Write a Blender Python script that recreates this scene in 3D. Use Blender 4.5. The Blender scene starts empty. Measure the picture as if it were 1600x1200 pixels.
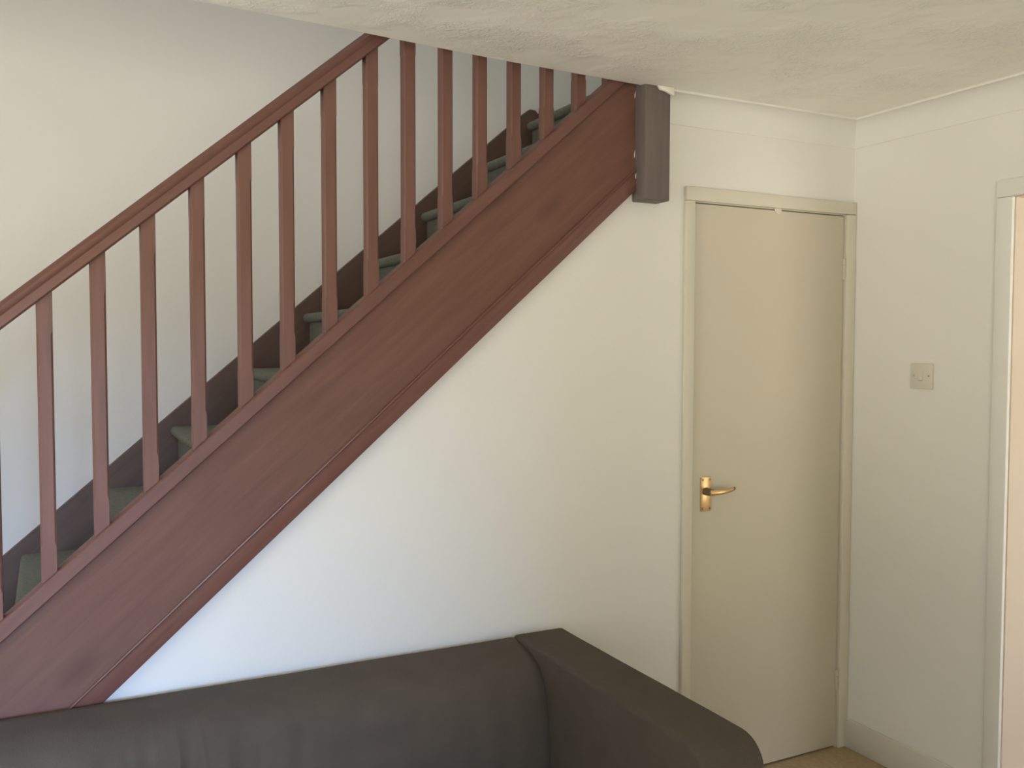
import bpy, bmesh, math, random
from mathutils import Vector, Matrix, noise

S = bpy.context.scene
COL = S.collection
random.seed(4)

# ------------------------------------------------------------------ camera
FPX, YAW, PIT, ROL = 1423.68, 0.471209, -0.044434, 0.001917
cam_d = bpy.data.cameras.new('camera')
cam_d.sensor_fit = 'HORIZONTAL'
cam_d.sensor_width = 36.0
cam_d.lens = 36.0 * FPX / 1600.0
cam_d.clip_start = 0.02
cam = bpy.data.objects.new('camera', cam_d)
COL.objects.link(cam)
fw = Vector((math.sin(YAW) * math.cos(PIT), math.cos(YAW) * math.cos(PIT), math.sin(PIT)))
r0 = Vector((math.cos(YAW), -math.sin(YAW), 0))
u0 = r0.cross(fw)
rt = r0 * math.cos(ROL) + u0 * math.sin(ROL)
up = -r0 * math.sin(ROL) + u0 * math.cos(ROL)
M = Matrix((rt, up, -fw)).transposed().to_4x4()
M.translation = Vector((-2.65988, -2.44625, 1.51409))
cam.matrix_world = M
S.camera = cam

# ------------------------------------------------------------------ view
S.view_settings.view_transform = 'Standard'
S.view_settings.look = 'None'
S.view_settings.exposure = 0.0
S.view_settings.gamma = 1.0
S.view_settings.use_curve_mapping = False
S.cycles.use_denoising = True
S.cycles.max_bounces = 14
S.cycles.diffuse_bounces = 6
S.cycles.caustics_reflective = False
S.cycles.caustics_refractive = False

# ------------------------------------------------------------------ daylight: blue sky over a leafy skyline, sunny ground below the horizon
SKY_TOP, SKY_LOW = (1.2, 1.5, 2.1), (1.4, 1.65, 2.1)
GARDEN_C = (0.62, 0.62, 0.53)      # trees and houses closing the view up to about fifteen degrees
GROUND_C = (2.62, 2.50, 2.20)      # sunlit ground outside
SKY_K = 4.2
W = bpy.data.worlds.new('daylight')
S.world = W
W.use_nodes = True
nt = W.node_tree
nt.nodes.clear()
out = nt.nodes.new('ShaderNodeOutputWorld')
bg = nt.nodes.new('ShaderNodeBackground')
bg.inputs['Strength'].default_value = SKY_K
tc = nt.nodes.new('ShaderNodeTexCoord')
sep = nt.nodes.new('ShaderNodeSeparateXYZ')
mr = nt.nodes.new('ShaderNodeMapRange')
mr.inputs['From Min'].default_value = -1
rp = nt.nodes.new('ShaderNodeValToRGB')
e = rp.color_ramp.elements
e[0].position = 0.0
e[0].color = (*GROUND_C, 1)
e[1].position = 1.0
e[1].color = (*SKY_TOP, 1)
for pos, c in ((0.47, GROUND_C), (0.505, GARDEN_C), (0.62, GARDEN_C), (0.66, SKY_LOW), (0.80, SKY_TOP)):
    q = rp.color_ramp.elements.new(pos)
    q.color = (*c, 1)
nt.links.new(tc.outputs['Generated'], sep.inputs[0])
nt.links.new(sep.outputs['Z'], mr.inputs['Value'])
nt.links.new(mr.outputs[0], rp.inputs[0])
nt.links.new(rp.outputs[0], bg.inputs['Color'])
nt.links.new(bg.outputs[0], out.inputs[0])

# the room's window (in the wall behind the camera) and the hall's glazed front door
WIN = dict(x0=-4.15, x1=-2.35, z0=0.50, z1=2.10, y=-4.2)
SIDE = dict(y0=-1.42, y1=-0.62, z0=0.25, z1=2.08)      # glazed door in the left wall, near the foot of the stairs
HALLDOOR = dict(x0=0.30, x1=1.15, z0=0.25, z1=1.95, y=-2.6)


def area(name, loc, rot, sx, sy, power, color, portal=False):
    l = bpy.data.lights.new(name, 'AREA')
    l.shape = 'RECTANGLE'
    l.size, l.size_y = sx, sy
    l.energy = power
    l.color = color
    if portal:
        l.cycles.is_portal = True
    o = bpy.data.objects.new(name, l)
    o.location = loc
    o.rotation_euler = rot
    COL.objects.link(o)
    return o


area('window_portal', ((WIN['x0'] + WIN['x1']) / 2, WIN['y'] - 0.13, (WIN['z0'] + WIN['z1']) / 2), (math.pi / 2, 0, 0),
     WIN['x1'] - WIN['x0'], WIN['z1'] - WIN['z0'], 1, (1, 1, 1), True)
area('side_portal', (-4.43, (SIDE['y0'] + SIDE['y1']) / 2, (SIDE['z0'] + SIDE['z1']) / 2), (math.pi / 2, 0, -math.pi / 2),
     SIDE['y1'] - SIDE['y0'], SIDE['z1'] - SIDE['z0'], 1, (1, 1, 1), True)
# added blue area lamp outside the window, tinting the low wall above the sofa
sk = area('sky_fill_lamp', (-2.55, -9.0, 3.0), (0, 0, 0), 2.4, 1.2, 1450, (0.36, 0.57, 1.0))
sk.rotation_euler = (Vector((-2.3, 0.0, 0.85)) - sk.location).to_track_quat('-Z', 'Y').to_euler()
area('stairwell_fill', (-1.6, 0.2, 4.66), (0, 0, 0), 1.6, 0.8, 9, (0.92, 1.0, 0.98))  # added fill lamp over the stairwell to lighten the far wall; no window there
area('hall_daylight', ((HALLDOOR['x0'] + HALLDOOR['x1']) / 2, HALLDOOR['y'] - 0.14, 1.1), (math.pi / 2, 0, 0),
     0.85, 1.7, 2.6, (1.0, 0.76, 0.55))

# ------------------------------------------------------------------ materials


def pbr(name, color, rough=0.6, var=0.06, vscale=3.0, bump=0.0, bscale=60.0, metal=0.0, spec=0.5, stretch=(1, 1, 1), coat=0.0):
    """plain painted / fabric surface: colour with faint noise variation and fine relief"""
    m = bpy.data.materials.new(name)
    m.use_nodes = True
    t = m.node_tree
    b = t.nodes['Principled BSDF']
    b.inputs['Roughness'].default_value = rough
    b.inputs['Metallic'].default_value = metal
    b.inputs['Specular IOR Level'].default_value = spec
    b.inputs['Coat Weight'].default_value = coat
    b.inputs['Coat Roughness'].default_value = 0.25
    g = t.nodes.new('ShaderNodeTexCoord')
    mp = t.nodes.new('ShaderNodeMapping')
    mp.inputs['Scale'].default_value = stretch
    t.links.new(g.outputs['Object'], mp.inputs[0])
    n = t.nodes.new('ShaderNodeTexNoise')
    n.inputs['Scale'].default_value = vscale
    n.inputs['Detail'].default_value = 5
    t.links.new(mp.outputs[0], n.inputs['Vector'])
    r = t.nodes.new('ShaderNodeValToRGB')
    r.color_ramp.elements[0].position = 0.3
    r.color_ramp.elements[1].position = 0.7
    r.color_ramp.elements[0].color = (*[c * (1 - var) for c in color], 1)
    r.color_ramp.elements[1].color = (*[min(1, c * (1 + var)) for c in color], 1)
    t.links.new(n.outputs[0], r.inputs[0])
    t.links.new(r.outputs[0], b.inputs['Base Color'])
    if bump:
        n2 = t.nodes.new('ShaderNodeTexNoise')
        n2.inputs['Scale'].default_value = bscale
        n2.inputs['Detail'].default_value = 4
        t.links.new(mp.outputs[0], n2.inputs['Vector'])
        bp = t.nodes.new('ShaderNodeBump')
        bp.inputs['Strength'].default_value = bump
        bp.inputs['Distance'].default_value = 0.004
        t.links.new(n2.outputs[0], bp.inputs['Height'])
        t.links.new(bp.outputs[0], b.inputs['Normal'])
    return m


def wood(name, dark, light, rough=0.42, angle=0.0, knots=True, axis='X'):
    """red-brown stained softwood: long grain along the piece, a few darker knots"""
    m = bpy.data.materials.new(name)
    m.use_nodes = True
    t = m.node_tree
    L = t.links.new
    b = t.nodes['Principled BSDF']
    b.inputs['Roughness'].default_value = rough
    b.inputs['Specular IOR Level'].default_value = 0.45
    g = t.nodes.new('ShaderNodeTexCoord')
    ro = t.nodes.new('ShaderNodeMapping')
    ro.vector_type = 'TEXTURE'
    ro.inputs['Rotation'].default_value = (0, -angle, 0)
    L(g.outputs['Object'], ro.inputs[0])
    st = t.nodes.new('ShaderNodeMapping')
    st.inputs['Scale'].default_value = (1.2, 14, 14) if axis == 'X' else (14, 14, 1.2)
    L(ro.outputs[0], st.inputs[0])
    n = t.nodes.new('ShaderNodeTexNoise')
    n.inputs['Scale'].default_value = 3.2
    n.inputs['Detail'].default_value = 7
    n.inputs['Distortion'].default_value = 0.6
    L(st.outputs[0], n.inputs['Vector'])
    r = t.nodes.new('ShaderNodeValToRGB')
    r.color_ramp.elements[0].position = 0.28
    r.color_ramp.elements[1].position = 0.72
    r.color_ramp.elements[0].color = (*dark, 1)
    r.color_ramp.elements[1].color = (*light, 1)
    L(n.outputs[0], r.inputs[0])
    last = r.outputs[0]
    if knots:
        kp = t.nodes.new('ShaderNodeMapping')
        kp.inputs['Scale'].default_value = (3.1, 3.1, 6.5)
        kp.inputs['Location'].default_value = (0.35, 0, 0.2)
        L(ro.outputs[0], kp.inputs[0])
        v = t.nodes.new('ShaderNodeTexVoronoi')
        v.inputs['Scale'].default_value = 1.0
        L(kp.outputs[0], v.inputs['Vector'])
        kr = t.nodes.new('ShaderNodeValToRGB')
        kr.color_ramp.elements[0].position = 0.04
        kr.color_ramp.elements[1].position = 0.24
        kr.color_ramp.elements[0].color = (0.72, 0.70, 0.70, 1)
        kr.color_ramp.elements[1].color = (1, 1, 1, 1)
        L(v.outputs['Distance'], kr.inputs[0])
        mx = t.nodes.new('ShaderNodeMix')
        mx.data_type = 'RGBA'
        mx.blend_type = 'MULTIPLY'
        mx.inputs[0].default_value = 1.0
        L(last, mx.inputs[6])
        L(kr.outputs[0], mx.inputs[7])
        last = mx.outputs[2]
    L(last, b.inputs['Base Color'])
    bp = t.nodes.new('ShaderNodeBump')
    bp.inputs['Strength'].default_value = 0.12
    bp.inputs['Distance'].default_value = 0.002
    L(n.outputs[0], bp.inputs['Height'])
    L(bp.outputs[0], b.inputs['Normal'])
    return m


def artex(name, color):
    """ceiling of combed / stippled textured plaster in overlapping swirls"""
    m = bpy.data.materials.new(name)
    m.use_nodes = True
    t = m.node_tree
    L = t.links.new
    b = t.nodes['Principled BSDF']
    b.inputs['Roughness'].default_value = 0.62
    b.inputs['Base Color'].default_value = (*color, 1)
    g = t.nodes.new('ShaderNodeTexCoord')
    big = t.nodes.new('ShaderNodeTexNoise')
    big.inputs['Scale'].default_value = 5.5
    big.inputs['Detail'].default_value = 2
    L(g.outputs['Object'], big.inputs['Vector'])
    vor = t.nodes.new('ShaderNodeTexVoronoi')
    vor.inputs['Scale'].default_value = 6.5
    L(g.outputs['Object'], vor.inputs['Vector'])
    wav = t.nodes.new('ShaderNodeTexNoise')
    wav.inputs['Scale'].default_value = 34
    wav.inputs['Detail'].default_value = 5
    wav.inputs['Roughness'].default_value = 0.65
    wav.inputs['Distortion'].default_value = 1.6
    L(g.outputs['Object'], wav.inputs['Vector'])
    rg = t.nodes.new('ShaderNodeValToRGB')
    rg.color_ramp.elements[0].position = 0.42
    rg.color_ramp.elements[1].position = 0.66
    L(big.outputs[0], rg.inputs[0])
    mu = t.nodes.new('ShaderNodeMath')
    mu.operation = 'MULTIPLY'
    L(rg.outputs[0], mu.inputs[0])
    L(wav.outputs[0], mu.inputs[1])
    ad = t.nodes.new('ShaderNodeMath')
    ad.operation = 'MULTIPLY_ADD'
    ad.inputs[1].default_value = 0.35
    L(vor.outputs['Distance'], ad.inputs[0])
    L(mu.outputs[0], ad.inputs[2])
    bp = t.nodes.new('ShaderNodeBump')
    bp.inputs['Strength'].default_value = 0.7
    bp.inputs['Distance'].default_value = 0.013
    L(ad.outputs[0], bp.inputs['Height'])
    L(bp.outputs[0], b.inputs['Normal'])
    return m


def glass(name):
    m = bpy.data.materials.new(name)
    m.use_nodes = True
    t = m.node_tree
    t.nodes.clear()
    o = t.nodes.new('ShaderNodeOutputMaterial')
    mx = t.nodes.new('ShaderNodeMixShader')
    mx.inputs[0].default_value = 0.07
    a = t.nodes.new('ShaderNodeBsdfTransparent')
    c = t.nodes.new('ShaderNodeBsdfGlossy')
    c.inputs['Roughness'].default_value = 0.02
    t.links.new(a.outputs[0], mx.inputs[1])
    t.links.new(c.outputs[0], mx.inputs[2])
    t.links.new(mx.outputs[0], o.inputs[0])
    return m


STAIR_ANG = math.atan(0.865)
M_WALL = pbr('wall_paint', (0.80, 0.78, 0.725), 0.75, 0.012, 1.5, 0.10, 120)
M_WALLS = pbr('stair_wall_paint', (0.81, 0.785, 0.745), 0.75, 0.012, 1.5, 0.10, 120)
M_CEIL = artex('textured_plaster', (0.92, 0.91, 0.835))
M_COVE = pbr('coving_paint', (0.80, 0.785, 0.725), 0.65, 0.01, 2.0)
M_TRIM = pbr('cream_gloss_trim', (0.69, 0.645, 0.53), 0.55, 0.012, 2.0, spec=0.3)
M_DOOR = pbr('cream_door_paint', (0.63, 0.575, 0.455), 0.75, 0.015, 1.6, spec=0.2)
M_JAMB = pbr('cream_lining_paint', (0.66, 0.555, 0.44), 0.45, 0.015, 1.6)
M_SKIRT = pbr('skirting_paint', (0.68, 0.65, 0.57), 0.55, 0.015, 2.0, spec=0.3)
M_FLOOR = pbr('tan_carpet', (0.42, 0.32, 0.19), 0.95, 0.10, 60, 0.6, 420, spec=0.1)
M_STRING = wood('red_brown_stain_raking', (0.135, 0.062, 0.043), (0.175, 0.083, 0.058), 0.66, STAIR_ANG)
M_RAIL = wood('red_brown_stain_rail', (0.135, 0.059, 0.044), (0.175, 0.080, 0.060), 0.52, STAIR_ANG, False)
M_MOULD = wood('red_brown_gloss_moulding', (0.14, 0.060, 0.046), (0.18, 0.083, 0.062), 0.22, STAIR_ANG, False)
M_BAL = wood('red_brown_stain_upright', (0.138, 0.062, 0.045), (0.18, 0.083, 0.061), 0.52, 0, False, 'Z')
M_NEWEL = wood('grey_brown_stain_upright', (0.135, 0.112, 0.094), (0.165, 0.138, 0.116), 0.6, 0, False, 'Z')
M_WSTR = wood('dark_brown_stain_raking', (0.105, 0.062, 0.045), (0.135, 0.082, 0.06), 0.5, STAIR_ANG, False)
M_CARPET = pbr('grey_green_stair_carpet', (0.20, 0.20, 0.165), 0.95, 0.14, 90, 0.6, 350, spec=0.1)
M_SOFA = pbr('charcoal_brown_fabric', (0.088, 0.070, 0.053), 0.9, 0.08, 14, 0.35, 260, spec=0.25)
M_FOOT = pbr('dark_wooden_foot', (0.06, 0.04, 0.03), 0.5)
M_BRASS = pbr('brass', (0.80, 0.55, 0.26), 0.30, 0.05, 20, metal=1.0)
M_BRASSD = pbr('dark_brass', (0.22, 0.18, 0.13), 0.42, 0.05, 30, metal=0.8)  # darker brass for screws, boss and lever tip
M_SWITCH = pbr('ivory_plastic', (0.68, 0.645, 0.55), 0.38, 0.01)
M_SCREW = pbr('painted_screw', (0.42, 0.39, 0.31), 0.45, 0.03)
M_HINGE = pbr('painted_hinge', (0.62, 0.55, 0.40), 0.42, 0.03)
M_PLASTER = pbr('bare_plaster', (0.82, 0.79, 0.70), 0.7, 0.05, 30, 0.3, 200)
M_UPVC = pbr('white_window_frame', (0.80, 0.80, 0.80), 0.35, 0.01)
M_GLASS = glass('window_glass')

# ------------------------------------------------------------------ mesh helpers


def link(name, me, mat, parent=None):
    o = bpy.data.objects.new(name, me)
    COL.objects.link(o)
    if mat:
        me.materials.append(mat)
    if parent:
        o.parent = parent
        o.matrix_parent_inverse = Matrix.Translation(-parent.location)
    return o


def from_bm(name, bm, mat, parent=None, smooth=False):
    bmesh.ops.recalc_face_normals(bm, faces=bm.faces)
    me = bpy.data.meshes.new(name)
    if smooth:
        for f in bm.faces:
            f.smooth = True
    bm.to_mesh(me)
    bm.free()
    o = link(name, me, mat, parent)
    if smooth:
        try:
            me.set_sharp_from_angle(angle=math.radians(38))
        except Exception:
            pass
    return o


def bm_box(x0, x1, y0, y1, z0, z1, bm=None):
    bm = bm or bmesh.new()
    v = [bm.verts.new((x, y, z)) for x in (x0, x1) for y in (y0, y1) for z in (z0, z1)]
    for f in ((0, 1, 3, 2), (4, 6, 7, 5), (0, 4, 5, 1), (2, 3, 7, 6), (0, 2, 6, 4), (1, 5, 7, 3)):
        bm.faces.new([v[i] for i in f])
    return bm


def box(name, x0, x1, y0, y1, z0, z1, mat, parent=None, bevel=0.0, seg=2):
    bm = bm_box(x0, x1, y0, y1, z0, z1)
    if bevel:
        bmesh.ops.bevel(bm, geom=list(bm.edges), offset=bevel, segments=seg, profile=0.5, affect='EDGES')
    return from_bm(name, bm, mat, parent, smooth=bool(bevel))


def prism(name, pts, axis, a, b, mat, parent=None, bevel=0.0):
    """pts: 2-D outline; axis 'y' -> (x,z) extruded in y, 'x' -> (y,z) in x, 'z' -> (x,y) in z"""
    bm = bmesh.new()

    def P(p, t):
        return {'y': (p[0], t, p[1]), 'x': (t, p[0], p[1]), 'z': (p[0], p[1], t)}[axis]
    A = [bm.verts.new(P(p, a)) for p in pts]
    B = [bm.verts.new(P(p, b)) for p in pts]
    n = len(pts)
    bm.faces.new(A)
    bm.faces.new(B[::-1])
    for i in range(n):
        bm.faces.new([A[i], A[(i + 1) % n], B[(i + 1) % n], B[i]])
    bmesh.ops.recalc_face_normals(bm, faces=bm.faces)
    if bevel:
        bmesh.ops.bevel(bm, geom=list(bm.edges), offset=bevel, segments=2, profile=0.5, affect='EDGES')
    bmesh.ops.triangulate(bm, faces=[f for f in bm.faces if len(f.verts) > 4])
    return from_bm(name, bm, mat, parent, smooth=bool(bevel))


def loft(name, sections, mat, parent=None, smooth=True):
    """closed profile rings -> skin with end caps"""
    bm = bmesh.new()
    R = [[bm.verts.new(p) for p in s] for s in sections]
    n = len(R[0])
    for a, b in zip(R, R[1:]):
        for i in range(n):
            bm.faces.new([a[i], a[(i + 1) % n], b[(i + 1) % n], b[i]])
    bm.faces.new(R[0][::-1])
    bm.faces.new(R[-1])
    return from_bm(name, bm, mat, parent, smooth)


def cyl(name, p0, p1, r0, r1, mat, parent=None, n=20):
    p0, p1 = Vector(p0), Vector(p1)
    d = (p1 - p0).normalized()
    a = d.orthogonal().normalized()
    b = d.cross(a)
    secs = []
    for p, r in ((p0, r0), (p1, r1)):
        secs.append([p + (a * math.cos(t) + b * math.sin(t)) * r for t in [2 * math.pi * i / n for i in range(n)]])
    return loft(name, secs, mat, parent)


def empty(name, loc):
    o = bpy.data.objects.new(name, None)
    o.location = loc
    o.empty_display_size = 0.1
    COL.objects.link(o)
    return o


def structure(o, label=None, cat=None):
    o['kind'] = 'structure'
    if label:
        o['label'] = label
    if cat:
        o['category'] = cat
    return o


def tag(o, label, cat, group=None):
    o['label'] = label
    o['category'] = cat
    if group:
        o['group'] = group
    return o


# ------------------------------------------------------------------ key lines of the flight (z as a function of x)
CZ = 2.322                    # room ceiling
XL, YF = -4.3, -4.2           # left wall, front wall


def z_cap(x): return 3.281 + 0.874 * x          # top of base rail (front edge)


def z_bot(x): return 2.864 + 0.876 * x          # bottom of the raking trim


def z_hrt(x): return 3.953 + 0.846 * x          # handrail top


def z_hrb(x): return 3.888 + 0.850 * x          # handrail underside


def z_wst(x): return 3.239 + 0.860 * x          # top of the wall string


SEC = 1 / math.cos(STAIR_ANG)
NX0, NX1 = -0.985, -0.889     # top newel
XFOOT = -3.42                 # foot of the flight
GOING, RISE = 0.2295, 0.197


def z_step(k): return 1.622 + RISE * (k - 8)


def x_riser(k): return -1.807 + GOING * (k - 8)


# ------------------------------------------------------------------ the setting
structure(prism('floor', [(XL - 0.1, YF - 0.1), (1.5, YF - 0.1), (1.5, 1.0), (XL - 0.1, 1.0)], 'z', -0.06, 0.0, M_FLOOR),
          'tan carpeted floor in front of the cupboard door', 'floor')


def well_edge(x): return -0.147 + (x + 2.351) * 0.0725


ce = [(XL, YF), (0, YF), (0, 0), (NX1 + 0.001, 0), (NX1 + 0.001, -0.0735), (NX0 - 0.001, -0.0735), (NX0 - 0.001, well_edge(NX0)),
      (-1.25, well_edge(-1.25) + 0.006), (-1.5, well_edge(-1.5) + 0.012), (-1.75, well_edge(-1.75) + 0.006), (-2.0, well_edge(-2.0) - 0.002),
      (-2.35, well_edge(-2.35)), (XL, well_edge(XL))]
bm = bmesh.new()
A = [bm.verts.new((x, y, CZ)) for x, y in ce]
B = [bm.verts.new((x, y, CZ + 0.25)) for x, y in ce]
bm.faces.new(A)
bm.faces.new(B[::-1])
for i in range(len(ce)):
    j = (i + 1) % len(ce)
    bm.faces.new([A[i], A[j], B[j], B[i]])
bmesh.ops.recalc_face_normals(bm, faces=bm.faces)
bm.edges.ensure_lookup_table()
eds = [ed for ed in bm.edges if all(abs(v.co.z - CZ) < 1e-6 for v in ed.verts) and all(-0.4 < v.co.y < -0.01 for v in ed.verts)
       and all(v.co.x < NX0 + 0.01 for v in ed.verts)]
bmesh.ops.bevel(bm, geom=eds, offset=0.008, segments=3, profile=0.5, affect='EDGES')
bmesh.ops.triangulate(bm, faces=[f for f in bm.faces if len(f.verts) > 4])
structure(from_bm('ceiling', bm, M_CEIL), 'cream ceiling of swirled textured plaster beside the stairwell', 'ceiling')

# wall under the stairs, with the cupboard doorway
DX0, DX1, DZ = -0.735, -0.052, 1.981        # door leaf
wb = [(XFOOT + 0.15 - 0.01, 0.0), (DX0 - 0.012, 0), (DX0 - 0.012, DZ + 0.012), (DX1 + 0.012, DZ + 0.012), (DX1 + 0.012, 0), (0, 0), (0, CZ),
      (-0.93, CZ), (-0.93, z_bot(-0.93) + 0.03)]
wb[0] = ((0.0 - 0.03 - 2.864) / 0.876, 0.0)
structure(prism('wall_back', wb, 'y', 0.0, 0.09, M_WALL), 'cream painted wall filling the triangle under the stairs', 'wall')

# right wall with an open doorway into the hall
RY0, RY1, RZ = -1.40, -0.637, 1.966
wr = [(YF, 0), (RY0 - 0.012, 0), (RY0 - 0.012, RZ + 0.012), (RY1 + 0.012, RZ + 0.012), (RY1 + 0.012, 0), (0.98, 0), (0.98, 4.7), (YF, 4.7)]
structure(prism('wall_right', wr, 'x', 0.0, 0.11, M_WALL), 'cream painted wall with the light switch, right of the cupboard door', 'wall')
structure(box('wall_stair', XL, 0.0, 0.88, 0.98, 0, 4.7, M_WALLS), 'pale wall behind the banister, along the stairs', 'wall')
lwp = bmesh.new()
for a, b, c, d in ((YF - 0.1, SIDE['y0'], 0, 4.7), (SIDE['y1'], 0.98, 0, 4.7), (SIDE['y0'], SIDE['y1'], 0, SIDE['z0']), (SIDE['y0'], SIDE['y1'], SIDE['z1'], 4.7)):
    bm_box(XL - 0.1, XL, a, b, c, d, lwp)
structure(from_bm('wall_left', lwp, M_WALL), 'cream side wall out of the picture on the left', 'wall')
win = empty('window_3', (XL - 0.05, (SIDE['y0'] + SIDE['y1']) / 2, SIDE['z0']))
structure(win, 'white framed glazing out of the picture on the left', 'window')
for a, b, c, d in ((SIDE['y0'], SIDE['y0'] + 0.05, SIDE['z0'], SIDE['z1']), (SIDE['y1'] - 0.05, SIDE['y1'], SIDE['z0'], SIDE['z1']),
                   (SIDE['y0'] + 0.05, SIDE['y1'] - 0.05, SIDE['z0'], SIDE['z0'] + 0.05), (SIDE['y0'] + 0.05, SIDE['y1'] - 0.05, SIDE['z1'] - 0.05, SIDE['z1'])):
    box('frame_bar', XL - 0.08, XL - 0.03, a, b, c, d, M_UPVC, win)
box('pane', XL - 0.058, XL - 0.052, SIDE['y0'] + 0.05, SIDE['y1'] - 0.05, SIDE['z0'] + 0.05, SIDE['z1'] - 0.05, M_GLASS, win)
# front wall with the window opening
fwp = bmesh.new()
w = WIN
for a, b, c, d in ((XL, w['x0'], 0, 4.7), (w['x1'], 0.0, 0, 4.7), (w['x0'], w['x1'], 0, w['z0']), (w['x0'], w['x1'], w['z1'], 4.7)):
    bm_box(a, b, YF - 0.1, YF, c, d, fwp)
structure(from_bm('wall_front', fwp, M_WALL), 'cream wall with the window, behind the camera', 'wall')
xm = (w['x0'] + w['x1']) / 2
win = empty('window_1', (xm, YF - 0.05, w['z0']))
structure(win, 'white framed window behind the camera', 'window')
for a, b, c, d in ((w['x0'], w['x0'] + 0.05, w['z0'], w['z1']), (w['x1'] - 0.05, w['x1'], w['z0'], w['z1']),
                   (w['x0'] + 0.05, w['x1'] - 0.05, w['z0'], w['z0'] + 0.05), (w['x0'] + 0.05, w['x1'] - 0.05, w['z1'] - 0.05, w['z1']),
                   (xm - 0.025, xm + 0.025, w['z0'] + 0.05, w['z1'] - 0.05)):
    box('frame_bar', a, b, YF - 0.08, YF - 0.03, c, d, M_UPVC, win)
for a, b in ((w['x0'] + 0.05, xm - 0.025), (xm + 0.025, w['x1'] - 0.05)):
    box('pane', a, b, YF - 0.058, YF - 0.052, w['z0'] + 0.05, w['z1'] - 0.05, M_GLASS, win)

structure(box('ceiling_upper', XL, 0.0, -0.5, 0.88, 4.7, 4.8, M_WALLS), 'ceiling high over the stairwell, out of sight', 'ceiling')
structure(box('wall_upper', XL, 0.0, -0.6, -0.5, CZ + 0.25, 4.7, M_WALLS), 'upstairs wall over the room, out of sight', 'wall')

# hall beyond the open doorway
hd = HALLDOOR
structure(box('wall_hall_end', 0.11, 1.4, 0.40, 0.50, 0, 2.4, M_WALL), 'cream end wall of the hall beyond the doorway', 'wall')
structure(box('wall_hall_side', 1.3, 1.4, hd['y'], 0.40, 0, 2.4, M_WALL), 'cream side wall of the hall beyond the doorway', 'wall')
hf = bmesh.new()
for a, b, c, d in ((0.11, hd['x0'], 0, 2.4), (hd['x1'], 1.4, 0, 2.4), (hd['x0'], hd['x1'], 0, hd['z0']), (hd['x0'], hd['x1'], hd['z1'], 2.4)):
    bm_box(a, b, hd['y'] - 0.1, hd['y'], c, d, hf)
structure(from_bm('wall_hall_front', hf, M_WALL), 'cream front wall of the hall, out of sight', 'wall')
structure(box('ceiling_hall', 0.11, 1.4, hd['y'] - 0.1, 0.5, 2.4, 2.5, M_WALL), 'white ceiling of the hall beyond the doorway', 'ceiling')
hw = empty('window_2', (0.72, hd['y'], hd['z0']))
structure(hw, 'glazed panel lighting the hall, out of sight', 'window')
box('pane', hd['x0'], hd['x1'], hd['y'] - 0.06, hd['y'] - 0.05, hd['z0'], hd['z1'], M_GLASS, hw)

# coving: concave plaster moulding, mitred in the corner
prof = [(0.0, 2.2300), (0.0035, 2.2300), (0.0045, 2.2335)]
for i in range(1, 10):
    t = i / 10 * math.pi / 2
    prof.append((0.0045 + 0.0605 * (1 - math.cos(t)), 2.2335 + 0.0815 * math.sin(t)))
prof += [(0.065, 2.3150), (0.067, 2.3150), (0.067, CZ), (0.0, CZ)]
cx0 = NX1 + 0.006
structure(loft('trim_1', [[(cx0, -d, z) for d, z in prof], [(-d, -d, z) for d, z in prof]], M_COVE),
          'cream plaster coving above the cupboard door', 'coving')
structure(loft('trim_2', [[(-d, -d, z) for d, z in prof], [(-d, YF, z) for d, z in prof]], M_COVE),
          'cream plaster coving along the top of the right wall', 'coving')
# lump of filler where the coving dies into the newel
o = structure(prism('trim_3', [(-0.945, CZ - 0.001), (-0.935, 2.309), (-0.915, 2.306), (-0.8885, 2.2975), (-0.8825, 2.297), (-0.8825, CZ - 0.001)],
                    'y', -0.084, -0.0735, M_PLASTER, bevel=0.0015), 'small lump of filler between coving and newel post', 'plaster')

# skirtings
structure(box('baseboard_right', -0.014, -0.0005, RY1 + 0.062, -0.001, 0.0, 0.11, M_SKIRT, bevel=0.004),
          'cream skirting board below the light switch', 'skirting')
structure(box('baseboard_back', -3.1, DX0 - 0.046, -0.014, -0.0005, 0.0, 0.11, M_SKIRT, bevel=0.004),
          'cream skirting board behind the sofa', 'skirting')
structure(box('baseboard_hall', 1.286, 1.2995, -2.5, 0.39, 0.0, 0.11, M_SKIRT, bevel=0.004),
          'cream skirting board in the hall beyond the doorway', 'skirting')

# ------------------------------------------------------------------ cupboard door
d1 = structure(empty('door_1', ((DX0 + DX1) / 2, 0, 0)), 'cream flush cupboard door with a brass lever handle', 'door')
G = 0.0035
leaf = box('door_leaf', DX0, DX1, -0.003, 0.035, 0.008, DZ, M_DOOR, d1, bevel=0.0015)
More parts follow.
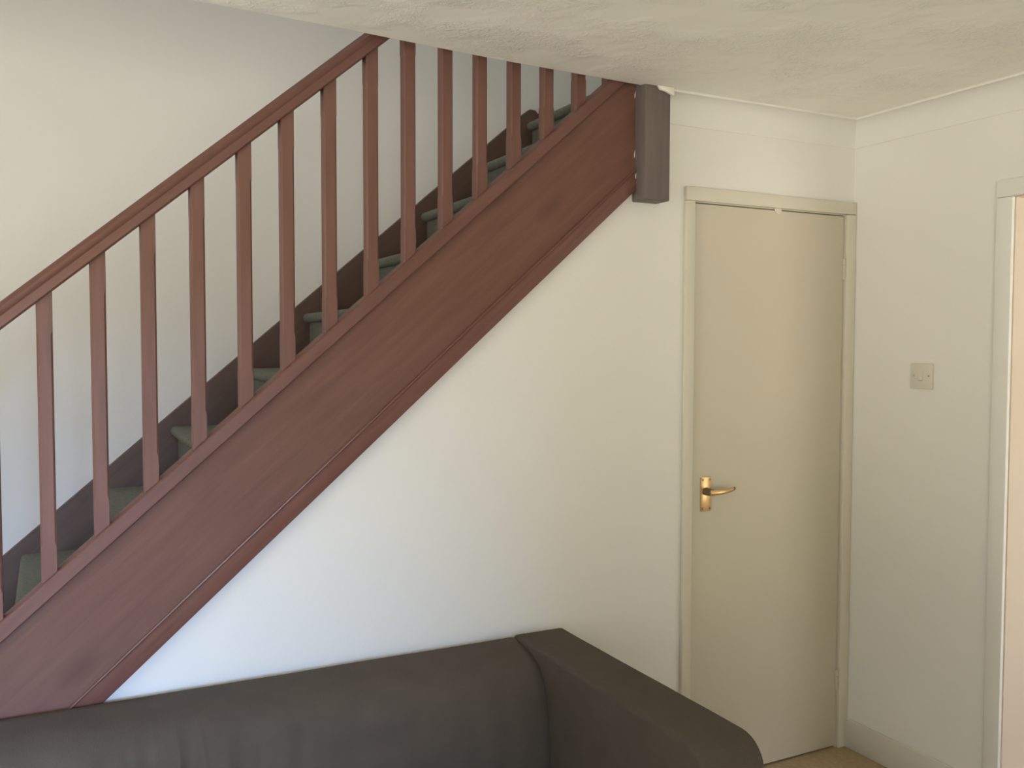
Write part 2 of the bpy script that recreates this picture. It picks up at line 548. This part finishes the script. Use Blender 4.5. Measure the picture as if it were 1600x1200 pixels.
# lining (inside the opening) and architrave (on the wall face)
for a, b, c, d in ((DX0 - 0.0115, DX0 - G, 0, DZ + G), (DX1 + G, DX1 + 0.0115, 0, DZ + G), (DX0 - 0.0115, DX1 + 0.0115, DZ + G, DZ + 0.0115)):
    box('door_lining', a, b, -0.001, 0.085, c, d, M_TRIM, d1)
box('stop_bead', DX0 - G, DX1 + G, 0.036, 0.05, 0.0, DZ + G, M_TRIM, d1)
box('architrave', DX0 - 0.044, DX0 - 0.006, -0.017, -0.0005, 0, DZ + 0.006, M_TRIM, d1, bevel=0.004)
box('architrave', DX1 + 0.006, -0.0008, -0.017, -0.0005, 0, DZ + 0.006, M_TRIM, d1, bevel=0.004)
box('architrave', DX0 - 0.044, -0.0008, -0.017, -0.0005, DZ + 0.0065, DZ + 0.052, M_TRIM, d1, bevel=0.004)
for z in (1.75, 0.22):
    h = box('hinge', DX1 - 0.004, DX1 + 0.006, -0.0065, -0.0032, z, z + 0.078, M_HINGE, d1, bevel=0.001)
    for q in range(3):
        cyl('knuckle', (DX1 + 0.0012, -0.0075, z + q * 0.0265), (DX1 + 0.0012, -0.0075, z + q * 0.0265 + 0.0245), 0.0045, 0.0045, M_HINGE, h, 12)
catch = loft('catch', [[(-0.372 + 0.016 * math.cos(t), y, DZ + 0.004 - 0.017 * max(0, math.sin(t)) + 0.006 * max(0, -math.sin(t)))
                        for t in [2 * math.pi * i / 20 for i in range(20)]] for y in (-0.0062, -0.0031)], M_TRIM, d1)
# handle
hx, hz0, hz1 = -0.6765, 0.946, 1.063
hp = box('handle_plate', hx - 0.0225, hx + 0.0225, -0.0075, -0.0032, hz0, hz1, M_BRASS, d1, bevel=0.0018)
for sx in (-0.015, 0.015):
    for sz in (hz0 + 0.009, hz1 - 0.009):
        cyl('screw', (hx + sx, -0.0072, sz), (hx + sx, -0.0088, sz), 0.0042, 0.0034, M_BRASSD, hp, 12)
zl = 1.014
cyl('lever_boss', (hx - 0.002, -0.0072, zl), (hx - 0.002, -0.042, zl), 0.0135, 0.0115, M_BRASSD, hp, 24)
# curved lever: runs right and slightly up, tip turned to the door
secs = []
for i in range(13):
    t = i / 12
    x = hx - 0.010 + t * 0.108
    y = -0.040 - 0.006 * math.sin(t * math.pi) + 0.006 * t ** 4
    z = zl - 0.001 + 0.007 * t - 0.0015 * math.sin(t * math.pi)
    hw2, hh = 0.0055, 0.0095 - 0.003 * t
    if i == 12:
        hw2, hh = 0.003, 0.004
    secs.append([(x, y + hw2 * math.cos(a), z + hh * math.sin(a)) for a in [2 * math.pi * q / 12 for q in range(12)]])
loft('lever', secs, M_BRASS, hp)
cyl('lever_tip', (hx + 0.0955, -0.0345, zl + 0.006), (hx + 0.108, -0.027, zl + 0.0075), 0.006, 0.004, M_BRASSD, hp, 14)

# ------------------------------------------------------------------ open doorway to the hall
d2 = structure(empty('door_2', (0.055, (RY0 + RY1) / 2, 0)), 'open doorway into the sunlit hall at the right edge', 'doorway')
box('door_lining', -0.001, 0.111, RY1, RY1 + 0.0115, 0, RZ, M_JAMB, d2)
box('door_lining', -0.001, 0.111, RY0 - 0.0115, RY0, 0, RZ, M_JAMB, d2)
box('door_lining', -0.001, 0.111, RY0 - 0.0115, RY1 + 0.0115, RZ, RZ + 0.0115, M_JAMB, d2)
box('architrave', -0.016, -0.0012, RY1 + 0.003, RY1 + 0.058, 0, RZ + 0.003, M_COVE, d2, bevel=0.004)
box('architrave', -0.016, -0.0012, RY0 - 0.058, RY0 - 0.003, 0, RZ + 0.003, M_COVE, d2, bevel=0.004)
box('architrave', -0.016, -0.0012, RY0 - 0.058, RY1 + 0.058, RZ + 0.0035, RZ + 0.058, M_COVE, d2, bevel=0.004)

# ------------------------------------------------------------------ staircase
st = tag(empty('staircase', (XFOOT, 0.4, 0)), 'red-brown stained wooden staircase with square balusters rising to the right', 'staircase')

# outer string board
sy0, sy1 = -0.018, 0.016


def rake(name, profile, zf, x0, x1, mat, n=1, smooth=True):
    """profile (y, height above the line, square to the slope) swept up the rake with plumb-cut ends"""
    secs = []
    for i in range(n + 1):
        x = x0 + (x1 - x0) * i / n
        secs.append([(x, y, zf(x) + h * SEC) for y, h in profile])
    return loft(name, secs, mat, st, smooth)


H_STR = (3.281 - 2.864) / SEC
outer = loft('outer_string', [[(x, y, z) for y, z in ((sy0, zb), (sy1, zb), (sy1, zt), (sy0, zt))]
                              for x, zb, zt in ((XFOOT, 0.0, z_cap(XFOOT) - 0.036 * SEC),
                                                (-3.24, 0.03 + z_bot(-3.24), z_cap(-3.24) - 0.036 * SEC),
                                                (NX0 - 0.0005, z_bot(NX0) + 0.03, z_cap(NX0) - 0.036 * SEC))], M_STRING, st, False)
# base rail on the string: oversailing, rounded arrises
br = [(-0.033, -0.034), (-0.030, -0.0375), (0.026, -0.0375), (0.029, -0.034), (0.029, -0.005), (0.026, -0.001), (0.021, 0.0), (-0.025, 0.0), (-0.030, -0.0015),
      (-0.033, -0.005)]
rake('base_rail', br, z_cap, XFOOT + 0.001, NX0 - 0.0005, M_RAIL)
# raking trim over the joint of string and wall: ovolo with a proud upper bead
tr = [(-0.0182, 0.050), (-0.0205, 0.0525), (-0.0240, 0.0532), (-0.0270, 0.0515), (-0.0280, 0.0485), (-0.0265, 0.0460), (-0.0235, 0.0450), (-0.0255, 0.006), (-0.0240, 0.001), (-0.022, 0.0),
      (-0.001, 0.0), (-0.001, 0.020), (-0.0182, 0.0215)]
rake('raking_trim', tr, z_bot, -3.22, NX0 - 0.0005, M_MOULD)
# chips of bare plaster along the joint of string and newel
for (zc, hh, py) in ((2.302, 0.012, sy0), (2.116, 0.013, sy0), (2.046, 0.010, -0.0255)):
    prism('paint_chip', [(NX0 - 0.004, zc - hh), (NX0 - 0.0012, zc - hh * 0.6), (NX0 - 0.001, zc + hh), (NX0 - 0.003, zc + hh * 0.5), (NX0 - 0.0045, zc)],
          'y', py - 0.0006, py - 0.0001, M_PLASTER, outer)

# newel posts
nw = box('newel_post', NX0, NX1, -0.072, -0.0008, 1.967, CZ + 0.24, M_NEWEL, st, bevel=0.003)
nw['label'] = 'grey-brown newel post hanging below the ceiling'
ln = box('newel_post', XFOOT - 0.097, XFOOT - 0.001, -0.05, 0.046, 0.0, 1.18, M_BAL, st, bevel=0.004)
lc = box('newel_cap', XFOOT - 0.107, XFOOT + 0.009, -0.06, 0.056, 1.18, 1.215, M_RAIL, ln, bevel=0.008)

# handrail: rounded top, quirk on each side, flat underside
hr = [(-0.029, 0.0), (0.025, 0.0), (0.028, 0.003), (0.0285, 0.018), (0.0275, 0.022), (0.031, 0.027), (0.032, 0.036), (0.027, 0.043),
      (0.014, 0.0475), (-0.002, 0.049), (-0.018, 0.0475), (-0.031, 0.043), (-0.036, 0.036), (-0.035, 0.027), (-0.0315, 0.022), (-0.0325, 0.018), (-0.032, 0.003)]
rake('handrail', hr, z_hrb, XFOOT + 0.001, -0.96, M_RAIL)

# balusters: square with stopped chamfers
BX = [-1.1869, -1.2999, -1.4109, -1.5222, -1.6316, -1.7448, -1.8545, -1.9725, -2.0877, -2.1985, -2.3161, -2.4336, -2.5485, -2.6657]
BX += [-2.6657 - 0.1155 * i for i in range(1, 6)] + [-1.0745]
HB = 0.0175
for bx in BX:
    yc = -0.002
    zb = z_cap(bx)
    zt = z_hrb(bx)
    ch = 0.0045

    def ring(z, c, slope=None):
        pts = []
        for sx, sy, first in ((-1, -1, 0), (1, -1, 1), (1, 1, 0), (-1, 1, 1)):
            a = (sx * HB, sy * (HB - c))
            b = (sx * (HB - c), sy * HB)
            pair = (a, b) if not first else (b, a)
            for p in pair:
                zz = slope(bx + p[0]) if slope else z
                pts.append((bx + p[0], yc + p[1], zz))
        return pts
    e0 = 0.0012
    secs = [ring(0, e0, lambda x: z_cap(x) + 0.0003), ring(zb + 0.075, e0), ring(zb + 0.085, ch), ring(zt - 0.090, ch), ring(zt - 0.080, e0),
            ring(0, e0, lambda x: z_hrb(x) - 0.0003)]
    loft('baluster', secs, M_BAL, st, False)

# wall string on the far side: raking, then level at the head of the flight
ws = [(-3.55, 0.0), (-3.30, 0.0), (-0.95, z_wst(-0.95) - 0.36), (-0.02, 2.10), (-0.02, 2.450), (-0.865, 2.450), (-0.872, 2.460), (-0.898, 2.463), (-0.93, z_wst(-0.93)),
      (-3.55, z_wst(-3.55))]
prism('wall_string', ws, 'y', 0.853, 0.8795, M_WSTR, st)
# carpeted steps
for k in range(1, 13):
    z = z_step(k)
    x0 = x_riser(k)
    x1 = x_riser(k + 1) if k < 12 else -0.01
    lo = z_step(k - 1) if k > 1 else 0.0
    ya, yb = sy1 + 0.0005, 0.8525
    if k == 12:
        ya = 0.095
    pr = [(x0 + 0.002, z - 0.034)]
    for i in range(7):
        t = math.pi * (1.5 - i / 6)
        pr.append((x0 - 0.008 + 0.017 * math.cos(t), z - 0.017 + 0.017 * math.sin(t)))
    pr += [(x1 - 0.001, z), (x1 - 0.001, z - 0.034)]
    loft('carpeted_tread', [[(x, y, zz) for x, zz in pr] for y in (ya, yb)], M_CARPET, st)
    box('carpeted_riser', x0, x0 + 0.018, ya, yb, lo if k == 1 else lo + 0.0005, z - 0.0345, M_CARPET, st)

# ------------------------------------------------------------------ light switch
sy, sz = -0.3135, 1.405
sw = tag(empty('light_switch', (0, sy, sz)), 'square ivory light switch on the wall right of the cupboard door', 'light switch')
box('switch_plate', -0.0085, -0.0005, sy - 0.0435, sy + 0.0435, sz - 0.0435, sz + 0.0435, M_SWITCH, sw, bevel=0.003)
prism('rocker', [(-0.0088, sz - 0.017), (-0.0145, sz - 0.013), (-0.0105, sz + 0.017), (-0.0088, sz + 0.017)], 'y', sy - 0.008, sy + 0.008, M_SWITCH, sw)
bpy.context.view_layer.update()
for s in (-1, 1):
    cyl('screw', (-0.0084, sy + s * 0.030, sz + 0.002), (-0.0098, sy + s * 0.030, sz + 0.002), 0.0038, 0.0032, M_SCREW, sw, 12)

# ------------------------------------------------------------------ sofa
SX0, SX1, SYB, SYF, SZ, AW = -3.19, -1.26, -0.042, -0.945, 0.6415, 0.17
sf = tag(empty('sofa', ((SX0 + SX1) / 2, (SYB + SYF) / 2, 0)), 'dark charcoal-brown fabric sofa standing against the wall under the stairs', 'sofa')


def soft_box(name, x0, x1, y0, y1, z0, z1, bev, mat, parent, cuts=10, puff=0.0, amp=0.002, seed=0.0, seg=4):
    bm = bm_box(x0, x1, y0, y1, z0, z1)
    bmesh.ops.bevel(bm, geom=list(bm.edges), offset=bev, segments=seg, profile=0.5, affect='EDGES')
    big = [ed for ed in bm.edges if ed.calc_length() > 0.08]
    bmesh.ops.subdivide_edges(bm, edges=big, cuts=cuts, use_grid_fill=True)
    c = Vector(((x0 + x1) / 2, (y0 + y1) / 2, (z0 + z1) / 2))
    hs = Vector(((x1 - x0) / 2, (y1 - y0) / 2, (z1 - z0) / 2))
    bm.normal_update()
    for v in bm.verts:
        d = v.co - c
        u = [max(0, 1 - (d[i] / hs[i]) ** 2) for i in range(3)]
        f = max(u[0] * u[1], u[1] * u[2], u[0] * u[2])
        v.co += v.normal * (puff * f + amp * noise.noise(v.co * 7 + Vector((seed, 0, 0))))
    o = from_bm(name, bm, mat, parent, True)
    return o


# base and arms
soft_box('sofa_base', SX0 + AW + 0.001, SX1 - AW - 0.001, SYF + 0.03, SYB - 0.04, 0.09, 0.255, 0.015, M_SOFA, sf, 8)
for a in (SX0, SX1 - AW):
    bm = bm_box(a, a + AW, SYF, SYB, 0.075, SZ)
    long_e = [ed for ed in bm.edges if all(abs(v.co.y - SYF) < 1e-5 and abs(v.co.z - SZ) < 1e-5 for v in ed.verts)]
    bmesh.ops.bevel(bm, geom=long_e, offset=0.075, segments=8, profile=0.5, affect='EDGES')
    rest = [ed for ed in bm.edges if ed.calc_face_angle(0) > 0.7]
    bmesh.ops.bevel(bm, geom=rest, offset=0.012, segments=3, profile=0.5, affect='EDGES')
    big = [ed for ed in bm.edges if ed.calc_length() > 0.15]
    bmesh.ops.subdivide_edges(bm, edges=big, cuts=7, use_grid_fill=True)
    for v in bm.verts:
        v.co += Vector((noise.noise(v.co * 6), 0, noise.noise(v.co * 5 + Vector((3, 1, 2))))) * 0.0025
    arm = from_bm('arm', bm, M_SOFA, sf, True)
    for yy in (SYF + 0.06, SYB - 0.06):
        cyl('foot', (a + AW / 2, yy, 0.0), (a + AW / 2, yy, 0.08), 0.018, 0.025, M_FOOT, arm, 16)

# back: one upholstered roll, its top falling forward, gathered in soft vertical folds on the front
bp_ = [(SYB, 0.257), (SYB, 0.36), (SYB, 0.58), (SYB - 0.001, 0.622), (SYB - 0.006, 0.634), (SYB - 0.016, 0.6395), (SYB - 0.035, 0.6385), (-0.105, 0.6330), (-0.135, 0.6290), (-0.165, 0.6225),
       (-0.195, 0.6120), (-0.222, 0.5950), (-0.243, 0.5700), (-0.257, 0.5350), (-0.266, 0.4900), (-0.274, 0.4500), (-0.278, 0.3400), (-0.27, 0.262), (-0.20, 0.259), (-0.12, 0.259), (-0.081, 0.257)]
bx0, bx1 = SX0 + AW + 0.0008, SX1 - AW - 0.0008
NB = 320
secs = []
for i in range(NB + 1):
    t = i / NB
    x = bx0 + (bx1 - bx0) * t
    end = min(1.0, min(t, 1 - t) * (bx1 - bx0) / 0.03)
    tuck = (1 - end) ** 2
    ring_ = []
    for j, (y, z) in enumerate(bp_):
        fz = max(0.0, min(1.0, (0.632 - z) / 0.06)) if -0.262 < y < -0.12 or j in (14, 15, 16) else 0.0
        fold = noise.noise(Vector((x * 13, z * 2.2, 1.7))) * 0.006 + noise.noise(Vector((x * 31, z * 3, 7.1))) * 0.0026
        fold *= 0.6 + 2.2 * max(0, 1 - abs(x + 2.38) / 0.45)
        crease = sum(math.exp(-((x - cx_ + (z - 0.55) * 0.05) / w_) ** 2) * a_ for cx_, w_, a_ in
                     ((-2.500, 0.010, 0.004), (-2.455, 0.008, 0.005), (-2.405, 0.007, 0.005), (-2.352, 0.007, 0.007), (-2.30, 0.012, 0.004)))
        fold -= crease
        yy, zz = y, z
        if 6 <= j <= 16:
            yy = y + fold * fz + tuck * 0.006
            zz = z + 0.002 * noise.noise(Vector((x * 5, y * 6, 0))) - tuck * 0.006
        elif j in (4, 5):
            zz = z - tuck * 0.003 + 0.0015 * noise.noise(Vector((x * 4, 0, 4)))
        ring_.append((x, yy, zz))
    secs.append(ring_)
loft('backrest', secs, M_SOFA, sf)
# two seat cushions
mid = (bx0 + bx1) / 2
for a, b, s in ((bx0 + 0.002, mid - 0.002, 1.0), (mid + 0.002, bx1 - 0.002, 5.0)):
    soft_box('seat_cushion', a, b, SYF + 0.02, -0.288, 0.262, 0.345, 0.03, M_SOFA, sf, 10, 0.012, 0.003, s)
